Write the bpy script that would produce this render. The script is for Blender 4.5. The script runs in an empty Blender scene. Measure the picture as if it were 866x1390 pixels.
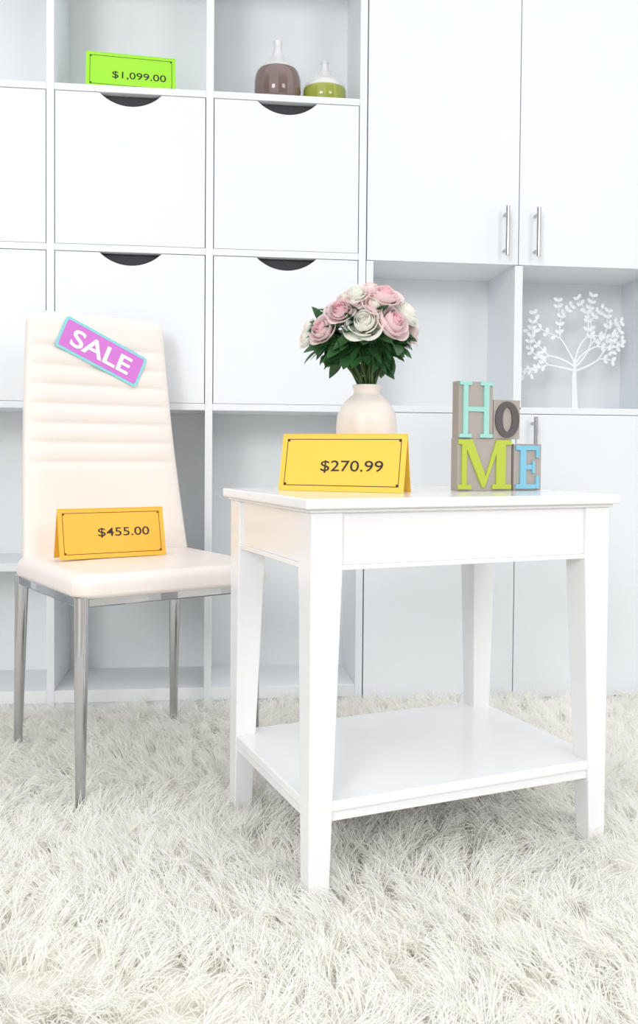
import bpy, math, random
import numpy as np
from mathutils import Matrix, Vector
random.seed(3); rng=np.random.default_rng(5)
scene=bpy.context.scene
try:
    scene.view_settings.view_transform='Standard'
    scene.view_settings.look='None'
except Exception as ex: print(ex)

# ------------------------------------------------------------ materials
def mat(name,col,rough=.5,metal=0.0,var=0.03,scale=8.0,coat=0.0,bump=0.0,bscale=200,sheen=0.0,spec=.5,sub=0.0,transl=0.0):
    m=bpy.data.materials.new(name); m.use_nodes=True
    nt=m.node_tree; b=nt.nodes['Principled BSDF']
    b.inputs['Roughness'].default_value=rough
    b.inputs['Metallic'].default_value=metal
    b.inputs['Coat Weight'].default_value=coat
    b.inputs['Coat Roughness'].default_value=.08
    b.inputs['Sheen Weight'].default_value=sheen
    b.inputs['Specular IOR Level'].default_value=spec
    tc=nt.nodes.new('ShaderNodeTexCoord'); n=nt.nodes.new('ShaderNodeTexNoise')
    n.inputs['Scale'].default_value=scale; n.inputs['Detail'].default_value=3
    nt.links.new(tc.outputs['Object'],n.inputs['Vector'])
    mx=nt.nodes.new('ShaderNodeMix'); mx.data_type='RGBA'
    c=np.array(col)
    mx.inputs['A'].default_value=(*np.clip(c*(1-var),0,1),1)
    mx.inputs['B'].default_value=(*np.clip(c*(1+var),0,1),1)
    nt.links.new(n.outputs['Fac'],mx.inputs['Factor'])
    nt.links.new(mx.outputs['Result'],b.inputs['Base Color'])
    if bump>0:
        n2=nt.nodes.new('ShaderNodeTexNoise'); n2.inputs['Scale'].default_value=bscale
        nt.links.new(tc.outputs['Object'],n2.inputs['Vector'])
        bp=nt.nodes.new('ShaderNodeBump'); bp.inputs['Strength'].default_value=bump; bp.inputs['Distance'].default_value=.002
        nt.links.new(n2.outputs['Fac'],bp.inputs['Height']); nt.links.new(bp.outputs['Normal'],b.inputs['Normal'])
    if transl>0:
        out=nt.nodes['Material Output']; tr=nt.nodes.new('ShaderNodeBsdfTranslucent'); ms=nt.nodes.new('ShaderNodeMixShader')
        ms.inputs['Fac'].default_value=transl
        nt.links.new(mx.outputs['Result'],tr.inputs['Color'])
        nt.links.new(b.outputs[0],ms.inputs[1]); nt.links.new(tr.outputs[0],ms.inputs[2]); nt.links.new(ms.outputs[0],out.inputs['Surface'])
    return m
def srgb(r,g,b):
    f=lambda c:(c/255/12.92) if c/255<=.04045 else ((c/255+.055)/1.055)**2.4
    return (f(r),f(g),f(b))
M={}
M['cab']=mat('white_laminate',srgb(236,240,244),.42,var=.01)
M['cabin']=mat('white_laminate_inner',srgb(236,239,241),.5,var=.01)
M['back']=mat('back_panel_white',srgb(237,240,242),.5,var=.01)
M['boxshade']=mat('box_interior_shade',srgb(62,64,68),.8)  # dark colour stands in for the shade inside the boxes
M['table']=mat('white_lacquer',srgb(242,242,243),.22,var=.005,coat=.4)
M['matte']=mat('white_painted_metal',srgb(240,243,246),.5,var=.005)
M['chrome']=mat('chrome',(.52,.52,.54),.04,metal=1.0,var=.01)
M['steel']=mat('brushed_steel',(.52,.52,.53),.25,metal=1.0,var=.03,scale=60)
M['leather']=mat('cream_leather',srgb(243,234,227),.36,var=.01,bump=.12,bscale=350)
M['yellow']=mat('yellow_card',srgb(248,202,76),.6,var=.01)
M['orange']=mat('orange_card',srgb(249,189,68),.6,var=.01)
M['lime']=mat('lime_card',srgb(160,232,50),.6,var=.01)
M['ink']=mat('black_ink',srgb(45,38,32),.6)
M['ink2']=mat('brown_ink',srgb(120,70,20),.6)
M['mag']=mat('magenta_print',srgb(214,122,214),.5,var=.01)
M['cyan']=mat('cyan_print',srgb(140,218,222),.5,var=.01)
M['white']=mat('white_print',srgb(252,250,252),.5,var=.005)
M['rug']=mat('rug_fibre',srgb(255,254,250),.6,var=.005,scale=3,transl=.45,spec=.3)
M['rugb']=mat('rug_backing',srgb(247,244,238),.9)
M['floor']=mat('floor_laminate',srgb(205,200,190),.4,scale=4,var=.05)
M['wall']=mat('wall_paint',srgb(238,240,242),.8,var=.01)
M['vase']=mat('cream_ceramic',srgb(240,230,222),.35,var=.02,bump=.1,bscale=60)
M['brown']=mat('brown_glaze',srgb(124,104,99),.12,coat=.5,var=.04)
M['limeg']=mat('lime_glaze',srgb(160,168,72),.12,coat=.5,var=.04)
M['whiteg']=mat('white_glaze',srgb(225,226,226),.1,coat=.5)
M['leaf']=mat('leaf_green',srgb(50,98,52),.4,var=.45,scale=30,transl=.15)
M['stem']=mat('stem_green',srgb(62,92,42),.5,var=.2)
M['pink']=mat('petal_pink',srgb(254,235,236),.6,var=.02,scale=25,transl=.4)
M['pinkd']=mat('petal_deep_pink',srgb(252,218,224),.6,var=.03,scale=25,transl=.4)
M['cream']=mat('petal_cream',srgb(255,254,248),.6,var=.01,scale=25,transl=.4)
M['taupe']=mat('taupe_block',srgb(172,163,156),.6,var=.05)
M['mint']=mat('mint_paint',srgb(160,214,204),.5)
M['limep']=mat('lime_paint',srgb(184,198,66),.5)
M['greyp']=mat('dark_grey_paint',srgb(92,84,86),.5)
M['bluep']=mat('blue_paint',srgb(130,192,216),.5)

# ------------------------------------------------------------ mesh builder
class MB:
    def __init__(s): s.v=[];s.f=[];s.m=[];s.mats=[]
    def mi(s,m):
        if m not in s.mats: s.mats.append(m)
        return s.mats.index(m)
    def add(s,v,f,m):
        o=len(s.v); i=s.mi(m)
        s.v+= [tuple(map(float,p)) for p in v]
        for q in f: s.f.append(tuple(o+k for k in q)); s.m.append(i)
    def box(s,x0,x1,y0,y1,z0,z1,m):
        v=[(x0,y0,z0),(x1,y0,z0),(x1,y1,z0),(x0,y1,z0),(x0,y0,z1),(x1,y0,z1),(x1,y1,z1),(x0,y1,z1)]
        s.add(v,[(0,3,2,1),(4,5,6,7),(0,1,5,4),(1,2,6,5),(2,3,7,6),(3,0,4,7)],m)
    def prism(s,poly,fn,d0,d1,m):
        n=len(poly)
        v=[fn(x,z,d0) for x,z in poly]+[fn(x,z,d1) for x,z in poly]
        f=[tuple(range(n)),tuple(range(2*n-1,n-1,-1))]+[(i,i+n,(i+1)%n+n,(i+1)%n) for i in range(n)]
        s.add(v,f,m)
    def loft(s,loops,m,cap=True):
        n=len(loops[0]);v=[p for l in loops for p in l];f=[]
        for r in range(len(loops)-1):
            for i in range(n):
                j=(i+1)%n; f.append((r*n+i,r*n+j,(r+1)*n+j,(r+1)*n+i))
        if cap:
            f.append(tuple(range(n-1,-1,-1))); f.append(tuple((len(loops)-1)*n+i for i in range(n)))
        s.add(v,f,m)
    def lathe(s,prof,m,c=(0,0),n=48,mats=None):
        loops=[[(c[0]+r*math.cos(2*math.pi*i/n),c[1]+r*math.sin(2*math.pi*i/n),z) for i in range(n)] for r,z in prof]
        if mats is None: s.loft(loops,m)
        else:
            for k in range(len(loops)-1):
                s.loft([loops[k],loops[k+1]],mats[k],cap=False)
            s.add(loops[0],[tuple(range(n-1,-1,-1))],mats[0]); s.add(loops[-1],[tuple(range(n))],mats[-1])
    def tube(s,pts,rads,m,n=16):
        pts=[Vector(p) for p in pts];loops=[]
        for i,p in enumerate(pts):
            t=(pts[min(i+1,len(pts)-1)]-pts[max(i-1,0)]).normalized()
            a=t.cross(Vector((0,1,0.01)));
            if a.length<.1: a=t.cross(Vector((1,0,0)))
            a.normalize(); b=t.cross(a)
            r=rads[i] if hasattr(rads,'__len__') else rads
            loops.append([p+a*r*math.cos(2*math.pi*k/n)+b*r*math.sin(2*math.pi*k/n) for k in range(n)])
        s.loft(loops,m)
    def build(s,name,parent=None,smooth=False,bevel=0,loc=None,rotz=None,weld=False,segs=2,sang=None,recalc=True):
        me=bpy.data.meshes.new(name); me.from_pydata(s.v,[],s.f); me.update()
        for m in s.mats: me.materials.append(m)
        me.polygons.foreach_set('material_index',s.m)
        import bmesh
        bm=bmesh.new(); bm.from_mesh(me)
        if weld: bmesh.ops.remove_doubles(bm,verts=bm.verts,dist=1e-6)
        if recalc: bmesh.ops.recalc_face_normals(bm,faces=bm.faces)
        bm.to_mesh(me); bm.free()
        if smooth:
            me.polygons.foreach_set('use_smooth',[True]*len(me.polygons))
            if sang is not None:
                try: me.set_sharp_from_angle(angle=sang)
                except Exception: pass
        ob=bpy.data.objects.new(name,me); scene.collection.objects.link(ob)
        if bevel:
            bv=ob.modifiers.new('bev','BEVEL'); bv.width=bevel; bv.segments=segs; bv.limit_method='ANGLE'
            bv.harden_normals=False
        if parent is not None: ob.parent=parent
        if loc is not None: ob.location=loc
        if rotz is not None: ob.rotation_euler=(0,0,rotz)
        return ob
def empty(name,loc=(0,0,0),rotz=0):
    e=bpy.data.objects.new(name,None); e.empty_display_size=.1; scene.collection.objects.link(e)
    e.location=loc; e.rotation_euler=(0,0,rotz); return e
def text_geo(txt,bold=0.0):
    cu=bpy.data.curves.new('t','FONT'); cu.body=txt; cu.size=1; cu.offset=bold; cu.resolution_u=6
    ob=bpy.data.objects.new('t',cu); scene.collection.objects.link(ob)
    bpy.context.view_layer.update()
    me=bpy.data.meshes.new_from_object(ob.evaluated_get(bpy.context.evaluated_depsgraph_get()))
    v=np.array([tuple(p.co) for p in me.vertices]); f=[tuple(p.vertices) for p in me.polygons]
    bpy.data.objects.remove(ob)
    v=v[:,:2]; mn=v.min(0); mx=v.max(0)
    return (v-mn)/(mx-mn),f
def crom(key,S=5):
    N=[]
    for a in range(len(key)-1):
        p0=key[max(a-1,0)];p1=key[a];p2=key[a+1];p3=key[min(a+2,len(key)-1)]
        for s in range(S):
            t=s/S
            N.append(tuple(.5*((2*p1[q])+(-p0[q]+p2[q])*t+(2*p0[q]-5*p1[q]+4*p2[q]-p3[q])*t*t+(-p0[q]+3*p1[q]-3*p2[q]+p3[q])*t**3) for q in (0,1)))
    N.append(key[-1]); return N

# ------------------------------------------------------------ room
WY=2.472; D=.253; BY=WY+D; FZ=-.04
b=MB(); b.box(-3.2,3.6,-2.5,3.0,FZ-.05,FZ,M['floor']); b.build('floor')
b=MB(); b.box(-3.2,3.6,BY+.02,BY+.12,FZ,2.7,M['wall']); b.build('wall_back')

# ------------------------------------------------------------ shelving unit
su=empty('shelving_unit',(0,WY,FZ))
def Z(z): return z-FZ
pitch=.4242
divs=[-.4567-2*pitch,-.4567-pitch,-.4567,-.0325,.3918]
th=.0205
sh=[2.079,1.6565,1.2295,.8045]
b=MB()
for x in divs: b.box(x,x+th,0,D,Z(FZ),Z(2.12),M['cab'])
for i in range(4):
    x0=divs[i]+th; x1=divs[i+1]
    for z in sh: b.box(x0,x1,.001,D,Z(z),Z(z+.0185),M['cab'])
    b.box(x0,x1,.001,D,Z(.0),Z(.035),M['cabin'])
    b.box(x0,x1,.006,.024,Z(FZ),Z(-.0005),M['cab'])
    if i in (0,1,2): b.box(x0,x1,.004,D,Z(.362),Z(.384),M['cab'])
b.build('frame',su,bevel=.0012)
b=MB(); b.box(divs[0],divs[4]+th,D,D+.01,Z(FZ),Z(2.12),M['back']); b.build('back_panel',su)
def drawer(x0,x1,z0,z1,name):
    g=.0022; x0+=g;x1-=g;z0+=g*.5;z1-=g*.8
    cx=(x0+x1)/2; hw=.083; dp=.034
    R=(hw*hw+dp*dp)/(2*dp); a=math.asin(hw/R)
    poly=[(x0,z0),(x1,z0),(x1,z1)]
    for k in range(25):
        t=a-2*a*k/24
        poly.append((cx+R*math.sin(t),z1+(R-dp)-R*math.cos(t)))
    poly.append((x0,z1))
    b=MB(); b.prism(poly,lambda x,z,d:(x,d,z),.002,.018,M['cab'])
    b.box(x0+.004,x1-.004,.024,D-.01,z0+.004,z1-.0015,M['boxshade'])  # solid dark fill painted as the unlit inside seen through the cutout
    b.box(x0+.004,x1-.004,.018,.024,z0+.004,z1-dp-.01,M['boxshade'])
    b.build(name,su)
k=0
for i in range(4):
    for (z0,z1) in ((sh[2]+.0185,sh[1]),(sh[3]+.0185,sh[2])):
        k+=1; drawer(divs[i]+th,divs[i+1],Z(z0),Z(z1),'drawer_%d'%k)

# ------------------------------------------------------------ storage cabinet
sc=empty('storage_cabinet',(0,WY,FZ))
X0=.4145; XS=.8535; cols=[X0,XS,XS+.439,XS+.878]
b=MB()
for i,x in enumerate(cols):
    xa,xb=(x-.0005,x+.0195) if i==0 else (x-.010,x+.0135)
    b.box(xa,xb,.0195,D,Z(FZ),Z(2.30),M['cab'])
    b.box(xa,xb,.0,.0195,Z(.8185),Z(1.2285),M['cab'])
b.box(cols[0],cols[3],.0195,D,Z(1.2305),Z(1.2505),M['cab'])
b.box(cols[0]+.0195,cols[3],.0,D,Z(.8065),Z(.8250),M['cab'])
b.box(cols[0],cols[3],.0195,D,Z(2.28),Z(2.30),M['cab'])
b.box(cols[0],cols[3],.03,D,Z(FZ),Z(.0),M['cab'])
b.build('frame',sc,bevel=.001)
b=MB(); b.box(cols[0],cols[3],D,D+.01,Z(FZ),Z(2.3),M['back']); b.build('back_panel',sc)
for i in range(3):
    xa,xb=cols[i]+.0012,cols[i+1]-.0012
    b=MB(); b.box(xa,xb,0,.018,Z(1.2305),Z(2.30),M['cab']); b.build('upper_door_%d'%(i+1),sc,bevel=.0012)
    b=MB(); b.box(xa,xb,0,.018,Z(-.014),Z(.8050),M['cab']); b.build('lower_door_%d'%(i+1),sc,bevel=.0012)
def handle(x,z0,z1,name):
    b=MB(); b.tube([(x,-.032,Z(z0)),(x,-.032,Z(z1))],.006,M['steel'])
    for z in (z0+.018,z1-.018): b.tube([(x,-.032,Z(z)),(x,.001,Z(z))],.0045,M['steel'],12)
    b.build(name,sc,smooth=True,sang=.8)
handle(.8105,1.25,1.387,'handle_1'); handle(.9005,1.25,1.387,'handle_2')
handle(.9005,.66,.797,'handle_3'); handle(1.33,1.25,1.387,'handle_4'); handle(1.33,.66,.797,'handle_5')

# ------------------------------------------------------------ price cards
def card(name,pL,pR,z,h,base,paper,ink,txt,fx0,fx1,fy,th_,parent=None):
    pL=Vector(pL);pR=Vector(pR); w=(pR-pL).length; ang=math.atan2(pR.y-pL.y,pR.x-pL.x); c=(pL+pR)/2
    t=.0012; hh=math.hypot(h,base/2); sn=(base/2)/hh; cs=h/hh
    def front(x,p,d): return (x-w/2, p*sn-d*cs, p*cs+d*sn)
    def backp(x,p,d): return (x-w/2, base-p*sn+d*cs, p*cs+d*sn)
    b=MB()
    b.prism([(0,0),(w,0),(w,hh),(0,hh)],front,0,-t,paper)
    b.prism([(0,0),(w,0),(w,hh),(0,hh)],backp,0,-t,paper)
    def rect(x0,x1,p0,p1,d=.0004):
        b.add([front(x0,p0,d),front(x1,p0,d),front(x1,p1,d),front(x0,p1,d)],[(0,1,2,3)],ink)
    i=.010;l=.0013
    rect(i,w-i,i,i+l);rect(i,w-i,hh-i-l,hh-i);rect(i,i+l,i,hh-i);rect(w-i-l,w-i,i,hh-i)
    q=.005
    for (a,c2) in ((i,i),(w-i-q,i),(i,hh-i-q),(w-i-q,hh-i-q)): rect(a,a+q,c2,c2+q,.0005)
    v,f=text_geo(txt,.004)
    x0,x1=w*fx0,w*fx1; y0=hh*(1-fy)-th_/2
    b.add([front(x0+a*(x1-x0),y0+bb*th_,.0006) for a,bb in v],f,M['ink'])
    return b.build(name,parent,loc=(c.x,c.y,z),rotz=ang)
card('price_card',(.115,1.664),(.330,1.55),.6185,.106,.05,M['yellow'],M['ink'],'$270.99',.333,.83,.575,.0235)
card('price_card',(-.3367,1.976),(-.1146,2.078),.4515,.110,.052,M['orange'],M['ink2'],'$455.00',.36,.85,.5,.022)
card('price_card',(-.356,WY+.015),(-.116,WY+.035),1.6755,.105,.05,M['lime'],M['ink'],'$1,099.00',.29,.89,.62,.024)

# ------------------------------------------------------------ shelf vases
zs=1.6753
def svase(name,x,y,H,R,glaze,split):
    key=[(0.60,0),(.88,.05),(.985,.16),(1.0,.28),(.985,.40),(.90,.51),(.70,.60),(.46,.68),(.28,.76),(.19,.84),(.17,.93),(.20,1.0),(.13,1.0),(.11,.9)]
    N=[(a*R,c*H) for a,c in crom(key,4)]
    ms=[glaze if (N[i][1]+N[i+1][1])/2<split*H and i<30 else M['whiteg'] for i in range(len(N)-1)]
    b=MB(); b.lathe(N,None,mats=ms); b.build(name,smooth=True,loc=(x,y,zs),weld=True)
svase('ceramic_vase',.168,2.56,.182,.066,M['brown'],.53)
svase('ceramic_vase',.303,2.565,.133,.062,M['limeg'],.40)

# ------------------------------------------------------------ tree ornament
tr=MB(); random.seed(11)
def inside(x,z):
    return (x/.150)**2+((z-.235)/.142)**2<1
def strip(pts,w):
    L=[];Rr=[]
    for i,p in enumerate(pts):
        a=pts[max(i-1,0)];c=pts[min(i+1,len(pts)-1)]
        dx,dz=c[0]-a[0],c[1]-a[1];l=math.hypot(dx,dz) or 1
        ww=w[0]+(w[1]-w[0])*i/(len(pts)-1)
        L.append((p[0]-dz/l*ww,p[1]+dx/l*ww));Rr.append((p[0]+dz/l*ww,p[1]-dx/l*ww))
    o=random.uniform(-.0012,.0012)
    n=len(pts); v=[]; f=[]
    for (x,z),(x2,z2) in zip(L,Rr): v+=[(x,o-.0025,z),(x2,o-.0025,z2),(x2,o+.0025,z2),(x,o+.0025,z)]
    for i in range(n-1):
        q=i*4
        for j in range(4): f.append((q+j,q+(j+1)%4,q+4+(j+1)%4,q+4+j))
    f+=[(0,1,2,3),(4*n-4,4*n-1,4*n-2,4*n-3)]
    tr.add(v,f,M['matte'])
leafpos=[]
def leaf2(x,z,a,l=.017,w=.0055):
    for (px,pz) in leafpos:
        if math.hypot(px-x-math.cos(a)*l*.5,pz-z-math.sin(a)*l*.5)<.0105: return
    leafpos.append((x+math.cos(a)*l*.5,z+math.sin(a)*l*.5))
    poly=[(x+math.cos(a)*l*(.5-.5*math.cos(t))-math.sin(a)*w*math.sin(t),z+math.sin(a)*l*(.5-.5*math.cos(t))+math.cos(a)*w*math.sin(t)) for t in [2*math.pi*k/10 for k in range(10)]]
    o=random.uniform(-.0015,.0015)
    tr.prism(poly,lambda x,z,d:(x,d+o,z),-.002,.002,M['matte'])
def branch(x,z,a,l,w,depth):
    n=8;pts=[(x,z)];aa=a;cv=random.uniform(-.10,.10)
    for k in range(n):
        aa+=cv; nx_=x+math.cos(aa)*l/n; nz_=z+math.sin(aa)*l/n
        if not inside(nx_,nz_) and nz_>.14: break
        x,z=nx_,nz_; pts.append((x,z))
        if depth<=1 and k%3==1:
            for s in (-1,1): leaf2(x,z,aa+s*.95)
    if len(pts)>1: strip(pts,(w,w*.6))
    if depth==0:
        leaf2(x,z,aa,.018,.006); return
    for da in (-.55,.5):
        branch(x,z,aa+da+random.uniform(-.1,.1),l*random.uniform(.68,.8),w*.66,depth-1)
strip([(0.002,0),(0.0,.05),(-.002,.10),(0,.15)],(.010,.005))
tr.box(-.035,.035,-.015,.015,0,.004,M['matte'])
for a,l,z0 in ((2.9,.085,.12),(2.45,.09,.13),(2.0,.09,.14),(1.57,.09,.145),(1.1,.09,.14),(.67,.09,.13),(.22,.085,.12)):
    branch(0,z0,a,l,.0034,2)
tr.build('tree_ornament',loc=(1.078,2.60,.8255))

# ------------------------------------------------------------ side table
TO=(.1461,1.3637);TA=.2899;W=.5835;TD=.4115;H=.618
tb=empty('side_table',(TO[0],TO[1],FZ),TA)
b=MB(); b.box(-.013,W+.013,-.013,TD+.013,Z(H-.0165),Z(H),M['table']); b.build('top',tb,bevel=.003,segs=3)
b=MB(); b.box(-.004,W+.004,-.004,TD+.004,Z(H-.0225),Z(H-.0165),M['table']); b.build('top_moulding',tb,bevel=.002)
def leg(name,sx,sy,ox,oy):
    ws=[(H-.0225,.054),(.505,.054),(-.032,.0345)]
    loops=[]
    for z,w in ws[::-1]:
        x0,x1=(ox,ox+sx*w); y0,y1=(oy,oy+sy*w)
        xa,xb=min(x0,x1),max(x0,x1);ya,yb=min(y0,y1),max(y0,y1)
        loops.append([(xa,ya,Z(z)),(xb,ya,Z(z)),(xb,yb,Z(z)),(xa,yb,Z(z))])
    b=MB(); b.loft(loops,M['table']); b.build(name,tb,bevel=.002)
leg('leg_1',1,1,0,0);leg('leg_2',-1,1,W,0);leg('leg_3',1,-1,0,TD);leg('leg_4',-1,-1,W,TD)
b=MB(); i=.005; q=.0535
for (z0,z1,ii) in ((.512,H-.0225,i),(.504,.512,i-.0025)):
    b.box(q,W-q,ii,ii+.018,Z(z0),Z(z1),M['table']); b.box(q,W-q,TD-ii-.018,TD-ii,Z(z0),Z(z1),M['table'])
    b.box(ii,ii+.018,q,TD-q,Z(z0),Z(z1),M['table']); b.box(W-ii-.018,W-ii,q,TD-q,Z(z0),Z(z1),M['table'])
b.build('apron',tb,bevel=.001)
b=MB(); s=.0015
b.box(s,W-s,s,TD-s,Z(.121),Z(.138),M['table']); b.build('lower_shelf',tb,bevel=.0025)
b=MB(); s=.0055
b.box(s,W-s,s,TD-s,Z(.105),Z(.121),M['table']); b.build('lower_shelf_rail',tb,bevel=.001)

# ------------------------------------------------------------ HOME sign
def TW(a,bb,z=H): 
    return (TO[0]+a*math.cos(TA)-bb*math.sin(TA),TO[1]+a*math.sin(TA)+bb*math.cos(TA),z)
hp=TW(.377,.185,H+.0005); b=MB(); dpt=.022; kx=.885
def blk(x0,x1,z0,z1): b.box(x0*kx,x1*kx,0,dpt,z0,z1,M['taupe'])
F=lambda x,z,d:(x*kx,d,z)
LD=-.0035
def let(poly,m,d=LD): b.prism(poly,F,0.0,d,m)
def rc(x0,x1,z0,z1,m,d=LD): let([(x0,z0),(x1,z0),(x1,z1),(x0,z1)],m,d)
L2=LD-.0003; L3=LD-.0005
blk(0,.139,0,.1); blk(.146,.219,0,.091); blk(.002,.089,.1005,.209); blk(.091,.160,.1005,.176)
m=M['mint']; x0,x1,z0,z1=.003,.087,.102,.209
def Hs(cx,w,sw):
    rc(cx-w/2,cx+w/2,z0,z1,m); rc(cx-sw/2,cx+sw/2,z0,z0+.007,m,L2); rc(cx-sw/2,cx+sw/2,z1-.007,z1,m,L2)
Hs(.018,.012,.030); Hs(.071,.013,.032); rc(.018,.071,.152,.161,m,LD+.0003)
cx,cz=.1255,.138
N=40
for kk in range(N):
    a0=2*math.pi*kk/N;a1=2*math.pi*(kk+1)/N
    o=lambda a:(cx+.031*math.cos(a),cz+.035*math.sin(a)); ii=lambda a:(cx+.013*math.cos(a),cz+.024*math.sin(a))
    let([o(a0),o(a1),ii(a1),ii(a0)],M['greyp'])
m=M['limep']
rc(.010,.022,.003,.098,m);rc(.098,.122,.003,.098,m)
rc(.001,.034,.003,.012,m,L2);rc(.088,.137,.003,.012,m,L2)
rc(.001,.030,.089,.098,m,L2);rc(.100,.137,.089,.098,m,L2)
let([(.012,.098),(.036,.098),(.074,.020),(.062,.006)],m,LD-.0001)
let([(.062,.006),(.068,.006),(.110,.098),(.098,.098)],m,LD+.0001)
m=M['bluep']; e0=.149
rc(e0+.012,e0+.028,.003,.088,m)
rc(e0,e0+.062,.003,.012,m,L2);rc(e0,e0+.062,.079,.088,m,L2);rc(e0+.02,e0+.050,.041,.050,m,LD+.0003)
rc(e0+.054,e0+.063,.003,.028,m,L3);rc(e0+.054,e0+.063,.064,.088,m,L3);rc(e0+.044,e0+.051,.034,.057,m,L3)
b.build('home_letter_sign',loc=hp,rotz=TA)

# ------------------------------------------------------------ flower vase with roses
random.seed(7)
vc=(.2927,1.728); fv=empty('flower_vase',(vc[0],vc[1],H+.0005))
prof=[(.036,0),(.042,.004),(.050,.03),(.056,.065),(.0595,.10),(.0595,.128),(.056,.149),(.046,.168),(.034,.180),(.0265,.187),(.026,.194),(.0290,.201),(.0280,.204),(.025,.203),(.0225,.19),(.022,.15)]
b=MB(); b.lathe(crom(prof),M['vase'],n=64); b.build('vase',fv,smooth=True)
bc=Vector((.278-vc[0],1.7295-vc[1],.924-H))
rt=Vector((.9934,-.1146,0)); fw=Vector((.1146,.9934,0))
petals=MB(); greens=MB()
def frame(d):
    d=d.normalized(); a=d.cross(Vector((.3,.2,1))).normalized(); return a,d.cross(a),d
def leaf(p,d,l,w,up):
    d=d.normalized(); sd=d.cross(up)
    if sd.length<.05: sd=d.cross(Vector((1,0,.2)))
    sd.normalize(); n=sd.cross(d).normalized(); v=[];f=[];nv=7
    bend=random.uniform(-.1,.35)
    for j in range(nv+1):
        t=j/nv; ww=w*math.sin(math.pi*(t**.8))**.85 if 0<t<1 else 0.0003
        cpt=p+d*(l*t)-n*(bend*l*t*t)
        for s in (-1,0,1): v.append(cpt+sd*(ww*s)+n*(abs(s)*ww*.28))
    for j in range(nv):
        for i in range(2):
            q=j*3+i; f.append((q,q+1,q+4,q+3))
    greens.add(v,f,M['leaf'])
def rose(c,d,R,m1,m2):
    A,B,Dr=frame(d)
    spin=random.uniform(0,6)
    # (opening radius, rim height, petals, rim roll, overlap)
    layers=[(.10,.56,2,0.0,1.7),(.20,.60,3,.01,1.6),(.33,.60,3,.03,1.55),(.50,.56,3,.07,1.5),(.70,.42,4,.15,1.45),(.86,.22,4,.24,1.35)]
    for li,(rr,hz1,n,roll,ov) in enumerate(layers):
        for k in range(n):
            a0=spin+li*1.25+2*math.pi*k/n+random.uniform(-.2,.2)
            wid=2*math.pi/n*ov; nu,nv=12,10; v=[];f=[]
            rj=rr*random.uniform(.93,1.07); hj=hz1+random.uniform(-.07,.05)
            wa=random.uniform(0,6); wv=.045*(li>1)+.02*(li>3)
            lean=random.uniform(.7,1.3)
            for j in range(nv+1):
                t=j/nv
                for i in range(nu+1):
                    s=i/nu*2-1
                    ph=a0+s*wid/2*(.75+.25*math.sin(math.pi*min(1,t*1.1)/2))
                    tt=t*(1-.20*s**4-.05*s*s)
                    body=math.sin(min(1,tt*1.2)*math.pi/2)
                    bulge=1+.22*math.sin(math.pi*min(1,tt*1.0))*(1-.3*li/5)
                    if li<4: bulge*= 1-.16*max(0,tt-.6)/.4
                    rad=R*rj*(.12+.88*body)*bulge
                    rad+=R*.05*s*(.4+.6*t)
                    lip=max(0,tt-.68)/.32
                    rad+=R*roll*lean*lip**2*(1+.25*math.cos(3*s+wa))
                    h=-.60+(hj+.60)*tt**.9-roll*.6*lip**2.2+wv*math.sin(2.6*s+wa)*lip
                    v.append(c+A*(rad*math.cos(ph))+B*(rad*math.sin(ph))+Dr*(h*R))
            for j in range(nv):
                for i in range(nu):
                    q=j*(nu+1)+i; f.append((q,q+1,q+nu+2,q+nu+1))
            petals.add(v,f,m2 if li<3 else m1)
    for k in range(5):
        a=2*math.pi*k/5; leaf(c-Dr*R*.5,(A*math.cos(a)+B*math.sin(a)-Dr*.1),R*.85,R*.2,Dr)
RC=.118
def place(u,v,rpx,m1,m2,front=True):
    dx=(u-487)*.00145; dz=(450-v)*.00145; r=rpx*.00145
    q=max(0,(RC-.01)**2-dx*dx-dz*dz); dy=-math.sqrt(q)*.9
    if not front: dy=-dy
    off=rt*dx+fw*dy+Vector((0,0,dz))
    d=(off+Vector((0,0,.03))).normalized()
    if front: d=(d+(-fw)*random.uniform(0,.3)+Vector((random.uniform(-.25,.25),0,random.uniform(-.1,.35)))).normalized()
    rose(bc+off*.90,d,r*1.1,m1,m2)
    base=Vector((random.uniform(-.012,.012),random.uniform(-.012,.012),.19))
    mid=(base+bc+off*.6)/2+Vector((0,0,.01))
    greens.tube([base-Vector((0,0,.05)),base,mid,bc+off*.82-d*r*.4],.0022,M['stem'],6)
P,Pd,C=M['pink'],M['pinkd'],M['cream']
for a in [(520,404,21,P,Pd),(553,424,20,C,C),(529,443,24,P,Pd),(490,445,23,C,C),(457,427,18,P,Pd),(432,452,20,P,Pd),(408,458,15,C,P),(478,402,16,C,C),(562,450,15,P,C),(500,394,13,P,C),(474,415,12,P,C),(504,419,14,P,C),(411,441,11,C,P),(541,404,13,C,P),(463,408,11,P,C),(567,438,11,C,P)]:
    place(*a)
for a in [(440,430,19,P,C),(480,408,18,C,C),(525,415,19,P,Pd),(555,450,16,C,P),(500,450,20,P,Pd),(460,460,18,C,C),(425,460,15,P,C)]:
    place(*a,front=False)
for k in range(340):
    th_=random.uniform(0,2*math.pi); ph=random.uniform(-1.1,.7)
    d=Vector((math.cos(th_)*math.cos(ph),math.sin(th_)*math.cos(ph),math.sin(ph)))
    if ph<-.35: rad=random.uniform(.35,.88)
    else: rad=random.uniform(.42,.76)
    c0=bc+Vector((d.x*RC*.92,d.y*RC*.92,d.z*RC*.62))*rad
    dd=(d+Vector((random.uniform(-.7,.7),random.uniform(-.7,.7),random.uniform(-.5,.4)))).normalized()
    leaf(c0,dd,random.uniform(.028,.047),random.uniform(.010,.0145),Vector((random.uniform(-.6,.6)-.0,random.uniform(-.9,.2),1)))
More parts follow.
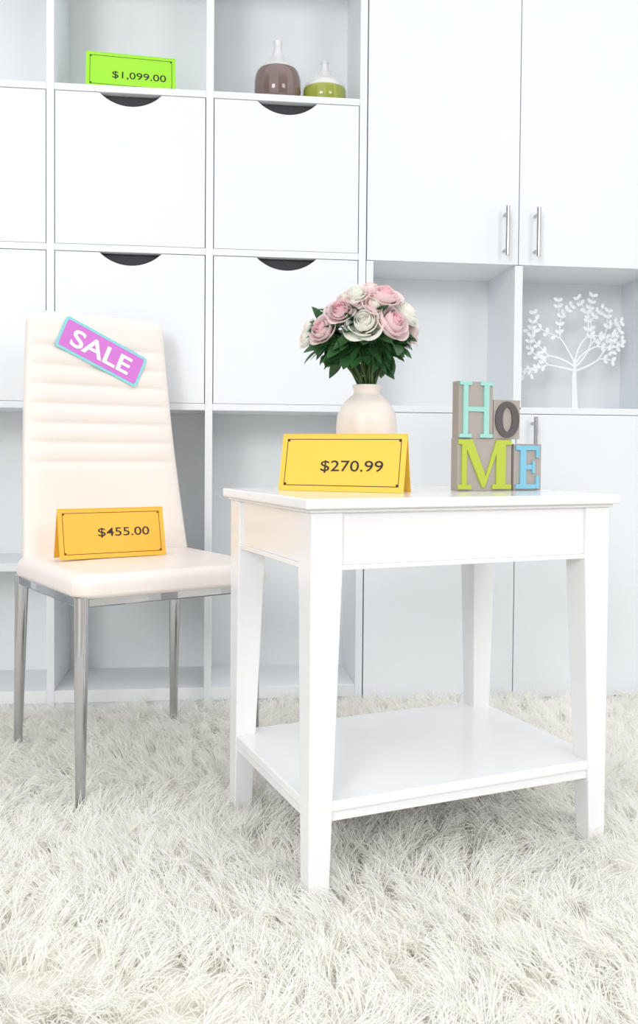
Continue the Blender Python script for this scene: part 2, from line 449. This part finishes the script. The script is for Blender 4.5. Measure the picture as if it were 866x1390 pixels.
for k in range(26):
    a=random.uniform(0,6.28); tip=bc+Vector((math.cos(a)*random.uniform(.03,.07),math.sin(a)*random.uniform(.03,.07),random.uniform(-.05,.0)))
    greens.tube([(random.uniform(-.012,.012),random.uniform(-.012,.012),.17),(math.cos(a)*.012,math.sin(a)*.012,.205),tip],.0016,M['stem'],6)
petals.build('rose_blooms',fv,smooth=True,recalc=False); greens.build('foliage',fv,smooth=True)

# ------------------------------------------------------------ chair
CA=-1.0696; ch=empty('dining_chair',(-.4615,2.1395,FZ),CA)
def backc(z):
    t=(z-.42)/(1.03-.42); return .018-.092*t-.012*math.sin(math.pi*t)
ztop=1.032; zbot=.402; loops=[]
nrow=150; NL=64
seams=[.945-.047*k for k in range(7)]
for r in range(nrow+1):
    t=r/nrow
    z=zbot+(ztop-zbot)*t
    e=1.0
    dt=ztop-z
    if dt<.03: e=math.sqrt(max(0,1-((.03-dt)/.03)**2))
    db=z-zbot
    if db<.012: e=min(e,math.sqrt(max(0,1-((.012-db)/.012)**2)))
    hw=(.2125-.036*t)-(1-e)*.028
    ht=max(.0005,.024*e)
    cy=.217+.004*t; cx=backc(z)
    gro=sum(math.exp(-((z-s)/.0035)**2) for s in seams)
    gro2=sum(math.exp(-((z-s)/.012)**2) for s in seams)
    loop=[]
    for k in range(NL):
        a=2*math.pi*k/NL; ca,sa=math.cos(a),math.sin(a)
        yy=math.copysign(abs(ca)**.28,ca); xx=math.copysign(abs(sa)**.62,sa)
        x=ht*xx
        if sa>0: x-= (gro*.0026+gro2*.0034)*(1-abs(yy)**6)*min(1,e)
        x+= .010*abs(yy)**3*(1-t)*.6
        loop.append((cx+x,cy+hw*yy,Z(z)))
    loops.append(loop)
b=MB(); b.loft(loops,M['leather']); b.build('backrest',ch,smooth=True)
def rrect(x0,x1,y0,y1,r,z,n=10):
    pts=[]
    for cx,cy,a0 in ((x1-r,y1-r,0),(x0+r,y1-r,math.pi/2),(x0+r,y0+r,math.pi),(x1-r,y0+r,1.5*math.pi)):
        for k in range(n+1):
            a=a0+math.pi/2*k/n; pts.append((cx+r*math.cos(a),cy+r*math.sin(a),z))
    return pts
loops=[]; X0_,X1_,Y0_,Y1_=.004,.438,-.014,.432
dz=-.006
for k in range(9):
    a=-math.pi/2+math.pi/2*k/8
    i=.014*(1-math.cos(a)); loops.append(rrect(X0_+i,X1_-i,Y0_+i,Y1_-i,.045,Z(.416+dz+.012*math.sin(a))))
for k in range(1,13):
    a=math.pi/2*k/12
    i=.024*(1-math.cos(a)); loops.append(rrect(X0_+i,X1_-i,Y0_+i,Y1_-i,.045,Z(.430+dz+.022*math.sin(a))))
for k in range(1,8):
    i=.024+.155*k/7; loops.append(rrect(X0_+i,X1_-i,Y0_+i,Y1_-i,max(.004,.045-.005*k),Z(.452+dz+.004*math.sin(math.pi/2*k/7))))
b=MB(); b.loft(loops,M['leather']); b.build('seat',ch,smooth=True)
b=MB(); z0,z1=.379,.399
b.box(.0,.41,-.004,.014,Z(z0),Z(z1),M['chrome']);b.box(.0,.41,.388,.406,Z(z0),Z(z1),M['chrome'])
b.box(.394,.412,.0,.402,Z(z0),Z(z1),M['chrome']);b.box(-.004,.014,.0,.402,Z(z0),Z(z1),M['chrome'])
b.build('seat_frame',ch,bevel=.003)
for n_,(bx,by,tx,ty) in enumerate([(0,0,.016,.006),(.41,0,.402,.006),(0,.402,.016,.398),(.41,.402,.402,.398)]):
    b=MB(); pts=[];rs=[]
    for k in range(9):
        t=k/8; pts.append((bx+(tx-bx)*t,by+(ty-by)*t,Z(-.032+(.400+.032)*t))); rs.append(.0095+.006*t)
    b.tube(pts,rs,M['chrome'],24); b.build('leg_%d'%(n_+1),ch,smooth=True,sang=.9)

# SALE sign on the backrest
zc=.937; yc=.222
sl=-(backc(zc+.05)-backc(zc-.05))/.1
upv=Vector((-sl,0,1)).normalized(); sdv=Vector((0,1,0)); nv=sdv.cross(upv).normalized()
if nv.x<0: nv=-nv
ra=math.radians(-24.6)
ax=sdv*math.cos(ra)+upv*math.sin(ra); ay=-sdv*math.sin(ra)+upv*math.cos(ra)
cen=Vector((backc(zc)+.0255,yc,Z(zc)))
sw,shh=.228,.084
def S(x,y,d): 
    p=cen+ax*x+ay*y+nv*d; return tuple(p)
b=MB()
def rpoly(w,h,r=.008):
    return [(p[0],p[1]) for p in rrect(-w/2,w/2,-h/2,h/2,r,0,5)]
b.prism(rpoly(sw,shh),S,0,.0015,M['cyan'])
b.prism(rpoly(sw-.013,shh-.013,.005),S,.0015,.0019,M['mag'])
v,f=text_geo('SALE',.02)
b.add([S(-.083+a*.163,-.024+bb*.046,.0023) for a,bb in v],f,M['white'])
b.build('sale_sign',parent=None).matrix_world=Matrix.Translation((-.4615,2.1395,FZ))@Matrix.Rotation(CA,4,'Z')

# ------------------------------------------------------------ shag rug
rx0,rx1,ry0,ry1=-1.5,2.1,.40,2.455
b=MB(); b.box(rx0,rx1,ry0,ry1,0,.006,M['rugb']); rug=b.build('shag_rug',loc=(0,0,FZ))
area_=(rx1-rx0)*(ry1-ry0)
Nc=int(area_*2500); Sp=14; N=Nc*Sp
cx=rng.uniform(rx0,rx1,Nc); cy=rng.uniform(ry0,ry1,Nc)
ang=1.6*np.sin(cx*4.1+1.3*np.sin(cy*5.0))+1.8*np.cos(cy*4.7+cx*2.7)+rng.normal(0,1.1,Nc)
Lc=rng.uniform(.050,.069,Nc); phi1=rng.uniform(.9,1.5,Nc); phi0=rng.uniform(.05,.6,Nc)
rep=lambda a:np.repeat(a,Sp)
ca=rep(ang)+rng.normal(0,.38,N); L=rep(Lc)*rng.uniform(.7,1.12,N)
p1=rep(phi1)+rng.normal(0,.22,N); p0=rep(phi0)+rng.normal(0,.18,N)
bx=rep(cx)+rng.normal(0,.006,N); by=rep(cy)+rng.normal(0,.006,N)
K=5; pos=np.zeros((N,K,3),dtype=np.float32)
x=bx.copy();y=by.copy();z=np.full(N,.005)
tw=rng.normal(0,.18,N)
for k in range(K):
    pos[:,k,0]=x;pos[:,k,1]=y;pos[:,k,2]=z
    t=(k+.5)/(K-1); ph=p0+(p1-p0)*min(t,1); a=ca+tw*t
    x=x+np.sin(ph)*np.cos(a)*L/(K-1); y=y+np.sin(ph)*np.sin(a)*L/(K-1); z=np.maximum(z+np.cos(ph)*L/(K-1),.005)
pos[:,:,1]=np.minimum(pos[:,:,1],2.466)
hc=bpy.data.hair_curves.new('pile')
hc.add_curves([K]*N)
hc.points.foreach_set('position',pos.reshape(-1))
rad=np.tile(np.array([.0009,.0009,.00085,.0007,.0003],dtype=np.float32),N)
at=hc.attributes.get('radius') or hc.attributes.new('radius','FLOAT','POINT')
at.data.foreach_set('value',rad)
hc.materials.append(M['rug'])
ho=bpy.data.objects.new('pile',hc); scene.collection.objects.link(ho); ho.parent=rug

# ------------------------------------------------------------ lights / world
w=bpy.data.worlds.new('world'); scene.world=w; w.use_nodes=True
nt=w.node_tree; bg=nt.nodes['Background']; bg.inputs['Strength'].default_value=.84
tc=nt.nodes.new('ShaderNodeTexCoord'); sp=nt.nodes.new('ShaderNodeSeparateXYZ'); nt.links.new(tc.outputs['Generated'],sp.inputs[0])
at2=nt.nodes.new('ShaderNodeMath'); at2.operation='ARCTAN2'; nt.links.new(sp.outputs['X'],at2.inputs[0]); nt.links.new(sp.outputs['Y'],at2.inputs[1])
ml=nt.nodes.new('ShaderNodeMath'); ml.operation='MULTIPLY'; ml.inputs[1].default_value=4.0; nt.links.new(at2.outputs[0],ml.inputs[0])
si=nt.nodes.new('ShaderNodeMath'); si.operation='SINE'; nt.links.new(ml.outputs[0],si.inputs[0])
rp=nt.nodes.new('ShaderNodeValToRGB'); mr=nt.nodes.new('ShaderNodeMapRange'); mr.inputs['From Min'].default_value=-1
nt.links.new(si.outputs[0],mr.inputs['Value']); nt.links.new(mr.outputs[0],rp.inputs[0])
rp.color_ramp.elements[0].position=.42; rp.color_ramp.elements[0].color=(.03,.032,.035,1)  # dark bands added to the surroundings so the chrome reflects some contrast
rp.color_ramp.elements[1].position=.55; rp.color_ramp.elements[1].color=(1.5,1.52,1.54,1)
mx=nt.nodes.new('ShaderNodeMix'); mx.data_type='RGBA'; m2=nt.nodes.new('ShaderNodeMapRange')
m2.inputs['From Min'].default_value=.35; m2.inputs['From Max'].default_value=.6
nt.links.new(sp.outputs['Z'],m2.inputs['Value']); nt.links.new(m2.outputs[0],mx.inputs['Factor'])
nt.links.new(rp.outputs[0],mx.inputs['A']); mx.inputs['B'].default_value=(1.60,1.605,1.62,1)
nt.links.new(mx.outputs['Result'],bg.inputs['Color'])
def area(name,loc,tgt,size,power,col):
    l=bpy.data.lights.new(name,'AREA'); l.shape='SQUARE'; l.size=size; l.energy=power; l.color=col
    o=bpy.data.objects.new(name,l); scene.collection.objects.link(o); o.location=loc
    o.rotation_euler=(Vector(tgt)-Vector(loc)).to_track_quat('-Z','Y').to_euler()
area('studio_softbox',(-2.8,-4.2,2.8),(.1,2.2,.8),1.8,120,(1,.995,.985))
area('studio_softbox',(3.2,-4.0,3.0),(.3,2.0,.7),1.8,72,(1,.995,.99))

# ------------------------------------------------------------ camera
f,yaw,pitch,roll=1206.72,-.1149,.0281,.0079
cam=bpy.data.cameras.new('camera'); co=bpy.data.objects.new('camera',cam); scene.collection.objects.link(co)
cam.sensor_fit='VERTICAL'; cam.sensor_height=24; cam.sensor_width=24*866/1390; cam.lens=24*f/1390; cam.shift_y=-45/1390
cam.clip_start=.02
co.matrix_world=Matrix.Translation((0,0,.687))@Matrix.Rotation(yaw,4,'Z')@Matrix.Rotation(math.pi/2-pitch,4,'X')@Matrix.Rotation(roll,4,'Z')
scene.camera=co
